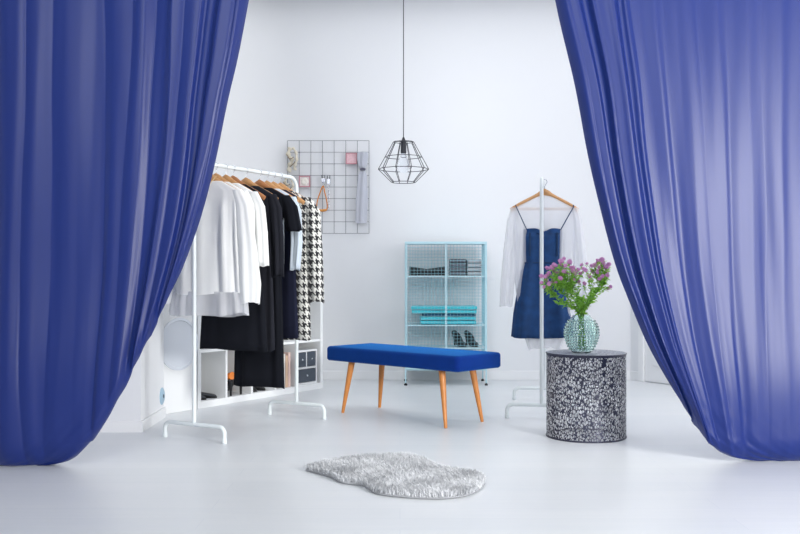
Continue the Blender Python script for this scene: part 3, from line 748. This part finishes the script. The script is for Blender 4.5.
# orange leather loop + silver clip
c = G(322, 187); lp = []
top = G(323.5, 186); 
loop = [G(323.2, 186), G(320.5, 192), G(317.8, 200), G(316.8, 207), G(318.2, 210.5), G(322, 211.3), G(326, 210.5), G(327.4, 207), G(326.6, 200), G(324.8, 192)]
lo = Vector((c.x, c.y, G(0, 211).z))
pts = [p-lo for p in catmull(loop, 6, True)]
nl = empty('necklace', lo, 0, 'orange leather necklace loop hanging from a silver clip on the wire grid', 'necklace')
build('cord', MB().tube(pts, .006, 8, closed=True, flat=.8), mat('orange_leather', (.70, .25, .04), .5), nl)
build('pendant_band', MB().tube([G(317.5, 210)-lo+Vector((0, -.006, 0)), G(322, 210.5)-lo+Vector((0, -.006, 0)), G(326.8, 210)-lo+Vector((0, -.006, 0))], .009, 8), mat('orange_leather_light', (.78, .33, .07), .5), nl)
def clip(px0, px1, py0, py1, label, chain=None):
    a = G((px0+px1)/2, py1, -.014); z1_ = G(0, py0).z-a.z; w_ = abs(G(px1, 0).x-G(px0, 0).x)
    r = empty('metal_clip', a, 0, label, 'clip', 'metal clips on the wire grid')
    build('jaw', MB().box2((-w_/2, -.006, z1_*.35), (w_/2, .008, z1_*.75)), M_chrome, r, smooth=False, bevel=.003)
    build('grip', MB().tube([(-w_*.3, 0, z1_*.7), (-w_*.4, -.004, z1_), (w_*.4, -.004, z1_), (w_*.3, 0, z1_*.7)], .004, 8), M_wire, r)
    build('ring', MB().tube([(.009*math.cos(t), 0, z1_*.18+.012*math.sin(t)) for t in [2*pi*i/16 for i in range(16)]], .0025, 6, closed=True), M_chrome, r)
    if chain:
        for i in range(chain):
            build('chain_link', MB().tube([(.005*math.cos(t)*(1 if i % 2 else .4), .005*math.cos(t)*(.4 if i % 2 else 1), -.008-.014*i+.009*math.sin(t)) for t in [2*pi*q/12 for q in range(12)]], .0016, 5, closed=True), M_chrome, r)
clip(321.5, 325.5, 175.5, 187, 'silver spring clip holding the orange leather necklace')
clip(327, 330.5, 175.5, 189.5, 'narrow grey metal clip with a thin chain, right of the orange necklace', 12)
# grey scarf
sc_t, sc_k, sc_b = G(362, 152.5), G(363, 170), G(361.5, 223.5)
def scarf_mb(x0, x1, pys, widths, off, seed, nf=5, amp=.009):
    def fn(u, v):
        q = v*(len(pys)-1); i = min(int(q), len(pys)-2); t = q-i; t = t*t*(3-2*t)
        py = pys[i]+(pys[i+1]-pys[i])*(q-i); w_ = widths[i]+(widths[i+1]-widths[i])*t; cxp = x0+(x1-x0)*v
        a = 2*pi*u; g = G(cxp, py)
        f = 1+.18*math.sin(nf*a+seed+v*2)
        return (g.x+w_*math.cos(a)*f, g.y-.022+.02*math.sin(a)*f*min(1, w_/.03), g.z)
    m_ = MB(); st = 0; m_.grid(fn, 48, 26, closed_u=True); m_.f.append(tuple(range(48))); m_.f.append(tuple(26*48+i for i in range(47, -1, -1))); return m_
M_scarf = fabric('silver_grey_satin', (.55, .57, .64), 1, rough=.5, sheen=.3, tl=.1)
base = G(362, 223.5)
sf = empty('scarf', base, 0, 'silver grey satin scarf tied near its top, right side of the wire grid', 'scarf')
def shift(m_, b): m_.v = [(x-b[0], y-b[1], z-b[2]) for x, y, z in m_.v]; return m_
build('tail', shift(scarf_mb(362.8, 361.2, [170, 178, 200, 223.5], [.018, .036, .044, .042], 0, 1), base), M_scarf, sf, angle=0)
build('bow', shift(scarf_mb(362.4, 363, [152.5, 158, 165, 170.5], [.038, .042, .034, .016], 0, 2), base), M_scarf, sf, angle=0)
kz = G(363, 170.2)-base
build('knot', MB().tube([kz+Vector((-.022, -.045, .0)), kz+Vector((0, -.05, .003)), kz+Vector((.022, -.045, 0))], [.009, .012, .009], 10), mat('dark_tie', (.10, .10, .14), .5), sf, label='dark tie around the scarf')
# cream floral lace pieces at the left side
M_lace = fabric('cream_lace', (.75, .70, .58), 1, tl=.1); M_brown = mat('brown_ribbon', (.22, .17, .12), .7)
for (cx_, y0_, y1_, w0, lb) in ((293, 148, 174, .05, 'cream lace collar with dark ribbon, top left of the wire grid'), (289.5, 178, 196, .045, 'cream lace collar half hidden behind the rack end, lower left of the wire grid')):
    bs = G(cx_, y1_); ob = empty('lace_collar', bs, 0, lb, 'collar', 'cream lace collars on the wire grid')
    m_ = MB(); ht = G(cx_, y0_).z-bs.z
    rr = random.Random(int(cx_))
    pts_l = [(-.02, -.01, ht), (-.035, -.02, ht*.75), (-.005, -.025, ht*.5), (-.03, -.02, ht*.25), (-.02, -.015, 0.01)]
    pts_r = [(.0, -.01, ht), (.03, -.02, ht*.8), (.035, -.028, ht*.5), (.015, -.02, ht*.25), (.03, -.015, .03)]
    for pp in (pts_l, pts_r):
        cc = catmull(pp, 6); m_.tube(cc, [.016+.006*math.sin(i*1.3) for i in range(len(cc))], 10, flat=.6)
    build('lace', m_, M_lace, ob)
    build('ribbon', MB().tube(catmull([(-.045, -.03, ht*.72), (-.02, -.045, ht*.55), (.012, -.045, ht*.62)], 5), .007, 8, flat=.5).tube(catmull([(-.02, -.04, ht*.25), (.01, -.045, ht*.36), (.022, -.04, ht*.45)], 5), .007, 8, flat=.5), M_brown, ob)

# ------------------------------------------------------------------ pendant lamp
YP = 6.0; LX = (403.5-CX)/F*YP
M_blk = mat('black_metal', (.02, .022, .03), .4)
zt, zm, zb_ = P(0, 142, YP).z, P(0, 169.2, YP).z, P(0, 182.3, YP).z
pl = empty('pendant_lamp', (LX, YP, zb_), 0, 'black geometric wire cage pendant lamp on a long thin cord', 'pendant lamp')
Rt, Rm, Rb = .066, .163, .078
hz_t, hz_m = zt-zb_, zm-zb_
cg = MB(); n = 10
def ringp(R, z): return [Vector((R*math.cos(2*pi*i/n), R*math.sin(2*pi*i/n), z)) for i in range(n)]
T_, Mi, B_ = ringp(Rt, hz_t), ringp(Rm, hz_m), ringp(Rb, 0)
fq = .42; Q = [T_[i].lerp(Mi[i], .55) for i in range(n)]
for rg in (T_, Mi, B_, Q):
    for i in range(n): cg.tube([rg[i], rg[(i+1) % n]], .0023, 6)
for i in range(n): cg.tube([T_[i], Mi[i]], .0023, 6); cg.tube([Mi[i], B_[i]], .0023, 6)
for i in (0, 5, 2, 7): cg.tube([Vector((.016*math.cos(2*pi*i/n), .016*math.sin(2*pi*i/n), hz_t+.004)), T_[i]], .0022, 6)
build('wire_cage', cg, M_blk, pl)
build('socket', MB().lathe([(.006, hz_t+.03), (.012, hz_t+.012), (.018, hz_t+.004), (.019, hz_t-.07), (.016, hz_t-.074)][::-1], (0, 0, 0), 20), M_blk, pl)
M_bulb = mat('clear_bulb_glass', (.95, .97, 1), .02, trans=1, ior=1.12)
bz = hz_t-.072
build('bulb', MB().lathe([(.014, bz), (.016, bz-.015), (.032, bz-.045), (.042, bz-.075), (.040, bz-.1), (.026, bz-.122), (.002, bz-.13)][::-1], (0, 0, 0), 24), M_bulb, pl)
build('cord', MB().tube([(0, 0, hz_t+.02), (0, 0, 3.27-zb_)], .0027, 8), M_blk, pl)
build('ceiling_rose', MB().lathe([(.05, 3.255-zb_), (.05, 3.3-zb_)], (0, 0, 0), 24), M_blk, pl)

# ------------------------------------------------------------------ round side table
TX, TY, TR, TH = (586-CX)/F*5.05, 5.05, .213, .452
M_tab = mat('dark_metal_shell', (.035, .038, .065), .35, metal=.3); M_tabin = mat('white_inner_enamel', (.9, .9, .92), .5)
tb = empty('side_table', (TX, TY, 0), 0, 'round dark perforated metal drum table holding the vase of purple flowers', 'side table')
def vor(x, y, z, sc_):
    d, _ = noise.voronoi(Vector((x, y, z))*sc_); return d[1]-d[0]
outer, inner = MB(), MB(); NU, NV = 420, 130
keep = {}
for j in range(NV):
    for i in range(NU):
        t = 2*pi*(i+.5)/NU; z = TH*(j+.5)/NV
        x, y = TR*math.cos(t), TR*math.sin(t)
        e = vor(x*1.25, y*1.25, z*.8, 66)+.10*noise.noise(Vector((x, y, z))*60)
        solid_ = e < .19 or z < .008 or z > TH-.012
        keep[(i, j)] = solid_
def shell(R, sel, flip):
    idx = {}; m_ = MB()
    def vid(i, j):
        k = (i % NU, j)
        if k not in idx:
            idx[k] = len(m_.v); t = 2*pi*k[0]/NU; m_.v.append((R*math.cos(t), R*math.sin(t), TH*j/NV))
        return idx[k]
    for (i, j), s_ in keep.items():
        if s_:
            q = (vid(i, j), vid(i+1, j), vid(i+1, j+1), vid(i, j+1)); m_.f.append(q[::-1] if flip else q)
    return m_
build('perforated_drum', shell(TR, keep, False), M_tab, tb, angle=0, label='dark cut-out metal side')
build('inner_face', shell(TR-.003, keep, True), M_tabin, tb, angle=0, label='white enamelled inner face')
# top: perforated disc
tm = MB(); NRr, NT = 60, 220
def tv(i, j): r = TR*i/NRr; t = 2*pi*j/NT; return (r*math.cos(t), r*math.sin(t), TH+.002)
idx = {}
for i in range(1, NRr):
    for j in range(NT):
        r = TR*(i+.5)/NRr; t = 2*pi*(j+.5)/NT; x, y = r*math.cos(t), r*math.sin(t)
        e = vor(x, y, 3.3, 58)+.1*noise.noise(Vector((x, y, 1))*60)
        if e < .215 or i > NRr-3 or r < .06:
            q = []
            for (a, b) in ((i, j), (i+1, j), (i+1, (j+1) % NT), (i, (j+1) % NT)):
                if (a, b) not in idx: idx[(a, b)] = len(tm.v); tm.v.append(tv(a, b))
                q.append(idx[(a, b)])
            tm.f.append(tuple(q))
build('perforated_top', tm, mat('grey_metal_top', (.42, .44, .50), .35, metal=.3), tb, solid=.003, angle=0)
tt = TH+.0045
rim = MB().tube([(TR*math.cos(a), TR*math.sin(a), TH) for a in [2*pi*i/72 for i in range(72)]], .004, 8, closed=True)
build('rim', rim, M_tab, tb)
build('rim', MB().tube([(TR*math.cos(a), TR*math.sin(a), .005) for a in [2*pi*i/72 for i in range(72)]], .004, 8, closed=True), M_tab, tb)

# ------------------------------------------------------------------ vase and flowers
VX, VY = (581.5-CX)/F*5.02, 5.02
M_glass = mat('aqua_glass', (.88, .985, .965), .03, trans=1, ior=1.3)
va = empty('vase', (VX, VY, tt), 0, 'pale aqua green bubbled glass vase standing on the drum table', 'vase')
prof = [(.040, .0), (.052, .004), (.066, .025), (.080, .055), (.090, .09), (.091, .12), (.083, .15), (.066, .178), (.050, .195), (.046, .203)]
hs = [p[1] for p in prof]
def vr(z):
    for (r0, z0_), (r1, z1_) in zip(prof, prof[1:]):
        if z <= z1_: return r0+(r1-r0)*(z-z0_)/(z1_-z0_)
    return prof[-1][0]
sm_prof = [(p.x, p.y) for p in catmull([(r, z, 0) for r, z in prof], 4)]
inn = [(r-.0035, max(.006, z)) for r, z in sm_prof][::-1]
build('glass_body', MB().lathe(sm_prof+inn, (0, 0, 0), 48), M_glass, va)
hb = MB()
row = 0
z = .02
while z < .185:
    r = vr(z); nb = max(8, int(2*pi*r/.0165))
    for k in range(nb):
        a = 2*pi*(k+.5*(row % 2))/nb
        Mx = Matrix.Translation((r*math.cos(a), r*math.sin(a), z)) @ Matrix.Rotation(a, 4, 'Z') @ Matrix.Rotation(pi/2, 4, 'Y')
        hb.lathe([(.0065, -.001), (.0058, .003), (.003, .0058), (.0004, .0066)], (0, 0, 0), 7, Mx)
    z += .0150; row += 1
build('bubble_texture', hb, mat('aqua_glass_bumps', (.82, .975, .945), .05, trans=.95, ior=1.3), va, label='rows of raised glass bumps', kind='stuff')
M_green = mat('leaf_green', (.26, .54, .08), .6, translucent=.4, tcol=(.45, .75, .12), vary=.4, vscale=40)
M_stem = mat('stem_green', (.12, .30, .06), .6)
M_mauve = mat('mauve_petal', (.72, .36, .64), .7, translucent=.25, tcol=(.7, .3, .6), vary=.35, vscale=60)
M_centre = mat('pale_flower_centre', (.80, .55, .62), .8)
bq = empty('bouquet', (VX, VY, tt+.006), 0, 'bunch of small purple aster flowers with green leaves in the glass vase', 'flowers')
rr = random.Random(12)
sites = []
blob = [(549, 273), (552, 268), (546, 277), (556, 266), (560, 264), (563, 270), (558, 273), (553, 279), (549, 284), (546, 281), (562, 262), (566, 266), (569, 263), (565, 276), (560, 279), (556, 283), (568, 273),
        (572, 271), (575, 275), (578, 270), (574, 280), (580, 274), (583, 269), (571, 282), (579, 282), (586, 271), (589, 277), (591, 266), (595, 265), (597, 261), (602, 260), (606, 267), (603, 264), (599, 268), (607, 276), (609, 265), (604, 281), (610, 287), (597, 273), (592, 272), (547, 269), (551, 290), (571, 268), (564, 259), (606, 273)]
NS = 15; stem_mb = MB(); leaf_mb = MB()
def leaf(mb_, p, d, ln, wd):
    d = d.normalized(); sd = d.cross(Vector((rr.uniform(-1, 1), rr.uniform(-1, 1), rr.uniform(.2, 1)))).normalized(); up = sd.cross(d)
    vs = []
    for (t, w_, h_) in ((0, .1, 0), (.3, .8, .08), (.6, .9, .06), (1, .02, -.1)):
        vs += [p+d*ln*t-sd*wd*w_+up*ln*h_, p+d*ln*t+up*ln*(h_-.08), p+d*ln*t+sd*wd*w_+up*ln*h_]
    fs = [(i*3+j, i*3+j+1, (i+1)*3+j+1, (i+1)*3+j) for i in range(3) for j in range(2)]
    mb_.add(vs, fs)
targets = []
blob += [(x+rr.uniform(-5, 5), y+rr.uniform(-4, 5)) for x, y in blob[:38]]
for (px, py) in blob:
    dep = rr.uniform(-.09, .05); p = P(px, py, VY+dep); targets.append(p-Vector((VX, VY, tt+.006)))
hubs = []
for i in range(NS):
    a = rr.uniform(0, 2*pi); hubs.append(Vector((0, 0, 0)))
mains = []
for (mx_, mz_) in ((-.15, .30), (-.11, .33), (-.07, .32), (-.03, .30), (.01, .29), (.05, .31), (.09, .33), (.12, .36), (.07, .28), (-.13, .26), (0, .25)):
    b0 = Vector((rr.uniform(-.025, .025), rr.uniform(-.025, .025), .01)); e = Vector((mx_, rr.uniform(-.05, .05), mz_))
    m1 = Vector((e.x*.12, e.y*.2, .20)); pts = catmull([b0, m1, m1.lerp(e, .5)+Vector((0, 0, .012)), e], 7)
    stem_mb.tube(pts, .0022, 6); mains.append((pts, e))
    for q in pts[7:]:
        for _ in range(3):
            if q.z > .19: leaf(leaf_mb, q, Vector((rr.uniform(-1, 1), rr.uniform(-1, 1), rr.uniform(-.2, .8))), rr.uniform(.018, .034), rr.uniform(.004, .0075))
    for q in pts[2:7]:
        if rr.random() < .9: leaf(leaf_mb, q, Vector((rr.uniform(-1, 1)*.5, rr.uniform(-1, 1)*.5, 1)), rr.uniform(.014, .024), .004)
for tgt in targets:
    pts, e = min(mains, key=lambda m_: (m_[1]-tgt).length+(.1 if m_[1].z > tgt.z else 0))
    k = min(range(8, len(pts)), key=lambda i: abs((pts[i]-tgt).length-.085)); s0 = pts[k]
    br = catmull([s0, s0.lerp(tgt, .5)+Vector((rr.uniform(-.006, .006), 0, .002)), tgt-Vector((0, 0, .004))], 4)
    stem_mb.tube(br, .0012, 5)
    for q in br[1:-1]:
        for _ in range(3):
            leaf(leaf_mb, q+Vector((rr.uniform(-.006,.006), rr.uniform(-.006,.006), rr.uniform(-.006,.006))), Vector((rr.uniform(-1, 1), rr.uniform(-1, 1), rr.uniform(-.3, .8))), rr.uniform(.014, .028), rr.uniform(.0025, .005))
build('stems', stem_mb, M_stem, bq); build('leaves', leaf_mb, M_green, bq, angle=0, kind='stuff')
# one flower head, copied
fl_ = MB(); np_ = 16
for ly_ in range(2):
    for k in range(np_):
        a = 2*pi*(k+.5*ly_)/np_; R0 = .011-.002*ly_; zz = .002+.003*ly_
        d = Vector((math.cos(a), math.sin(a), 0)); s_ = Vector((-math.sin(a), math.cos(a), 0))
        fl_.add([d*.002+Vector((0, 0, zz)), d*R0*.6-s_*.0018+Vector((0, 0, zz+.002)), d*R0+Vector((0, 0, zz+.001+.002*ly_)), d*R0*.6+s_*.0018+Vector((0, 0, zz+.002))], [(0, 1, 2, 3)])
fl_.lathe([(.0015, -.004), (.0035, 0), (.004, .003), (.0008, .006)], (0, 0, 0), 8)
f0 = build('flower', fl_, M_mauve, bq, angle=0)
for i, tgt in enumerate(targets):
    o = f0 if i == 0 else f0.copy()
    if i: COL.objects.link(o); o.parent = bq
    o.location = tgt; o.rotation_euler = (rr.uniform(.2, 1.3), rr.uniform(-.6, .6), rr.uniform(-.8, .8)); s_ = rr.uniform(1.0, 1.6); o.scale = (s_, s_, s_)

# ------------------------------------------------------------------ rug
out_px = [(305.6, 466), (322.5, 462), (341, 458.5), (357, 456), (375, 454.8), (401, 454), (423.5, 457.8), (438.5, 464.5), (457, 469), (479, 472), (485.3, 479), (479.7, 486.5), (464.7, 492.5), (438.5, 495), (404.8, 493.5), (377, 490), (367.4, 484.7), (361, 481.5), (341, 479), (331.8, 474), (318.7, 470)]
ol = [floor_pt(x, y, .02) for x, y in out_px]; ctr = sum((Vector((p.x, p.y, 0)) for p in ol), Vector())/len(ol)
ol = [Vector((p.x-ctr.x, p.y-ctr.y, 0)) for p in ol]; oc = catmull(ol, 6, True)
rg = empty('rug', (ctr.x, ctr.y, 0), 0, 'pale grey shaggy faux sheepskin rug lying on the white floor', 'rug')
M_back = mat('rug_backing', (.33, .34, .36), .9)
n = len(oc)
mb = MB(); vs = []
for (k, z) in ((.985, 0.001), (1, .006), (.97, .014), (.8, .018), (.4, .02), (.02, .02)):
    vs += [Vector((p.x*k, p.y*k, z)) for p in oc]
fs = [(i*n+j, i*n+(j+1) % n, (i+1)*n+(j+1) % n, (i+1)*n+j) for i in range(5) for j in range(n)]+[tuple(range(n-1, -1, -1)), tuple(5*n+j for j in range(n))]
build('backing', mb.add(vs, fs), M_back, rg)
M_fur = mat('grey_fur', (.64, .655, .68), .8, sheen=.3, vary=.22, vscale=18)
def inside(x, y):
    c = False; j = n-1
    for i in range(n):
        if (oc[i].y > y) != (oc[j].y > y) and x < (oc[j].x-oc[i].x)*(y-oc[i].y)/(oc[j].y-oc[i].y)+oc[i].x: c = not c
        j = i
    return c
xs = [p.x for p in oc]; ys = [p.y for p in oc]; fv = []; ff = []
rr = random.Random(5); cnt = 0
while cnt < 26000:
    x, y = rr.uniform(min(xs), max(xs)), rr.uniform(min(ys), max(ys))
    if not inside(x, y): continue
    cnt += 1
    g = noise.noise(Vector((x*7, y*7, 0))); g2 = noise.noise(Vector((x*7, y*7, 5)))
    L_ = rr.uniform(.018, .034); dx, dy = g*.028+rr.uniform(-.007, .007)-.006, g2*.028+rr.uniform(-.007, .007)-.008
    wv = .0011; a = rr.uniform(0, pi); wx_, wy_ = wv*math.cos(a), wv*math.sin(a); b = len(fv)
    fv += [(x-wx_, y-wy_, .010), (x+wx_, y+wy_, .010), (x+wx_+dx*.4, y+wy_+dy*.4, .010+L_*.6), (x-wx_+dx*.4, y-wy_+dy*.4, .010+L_*.6), (x+dx, y+dy, max(.003, .010+L_*.85))]
    ff += [(b, b+1, b+2, b+3), (b+3, b+2, b+4)]
pm = MB(); pm.v = fv; pm.f = ff
build('pile', pm, M_fur, rg, angle=0, kind='stuff')
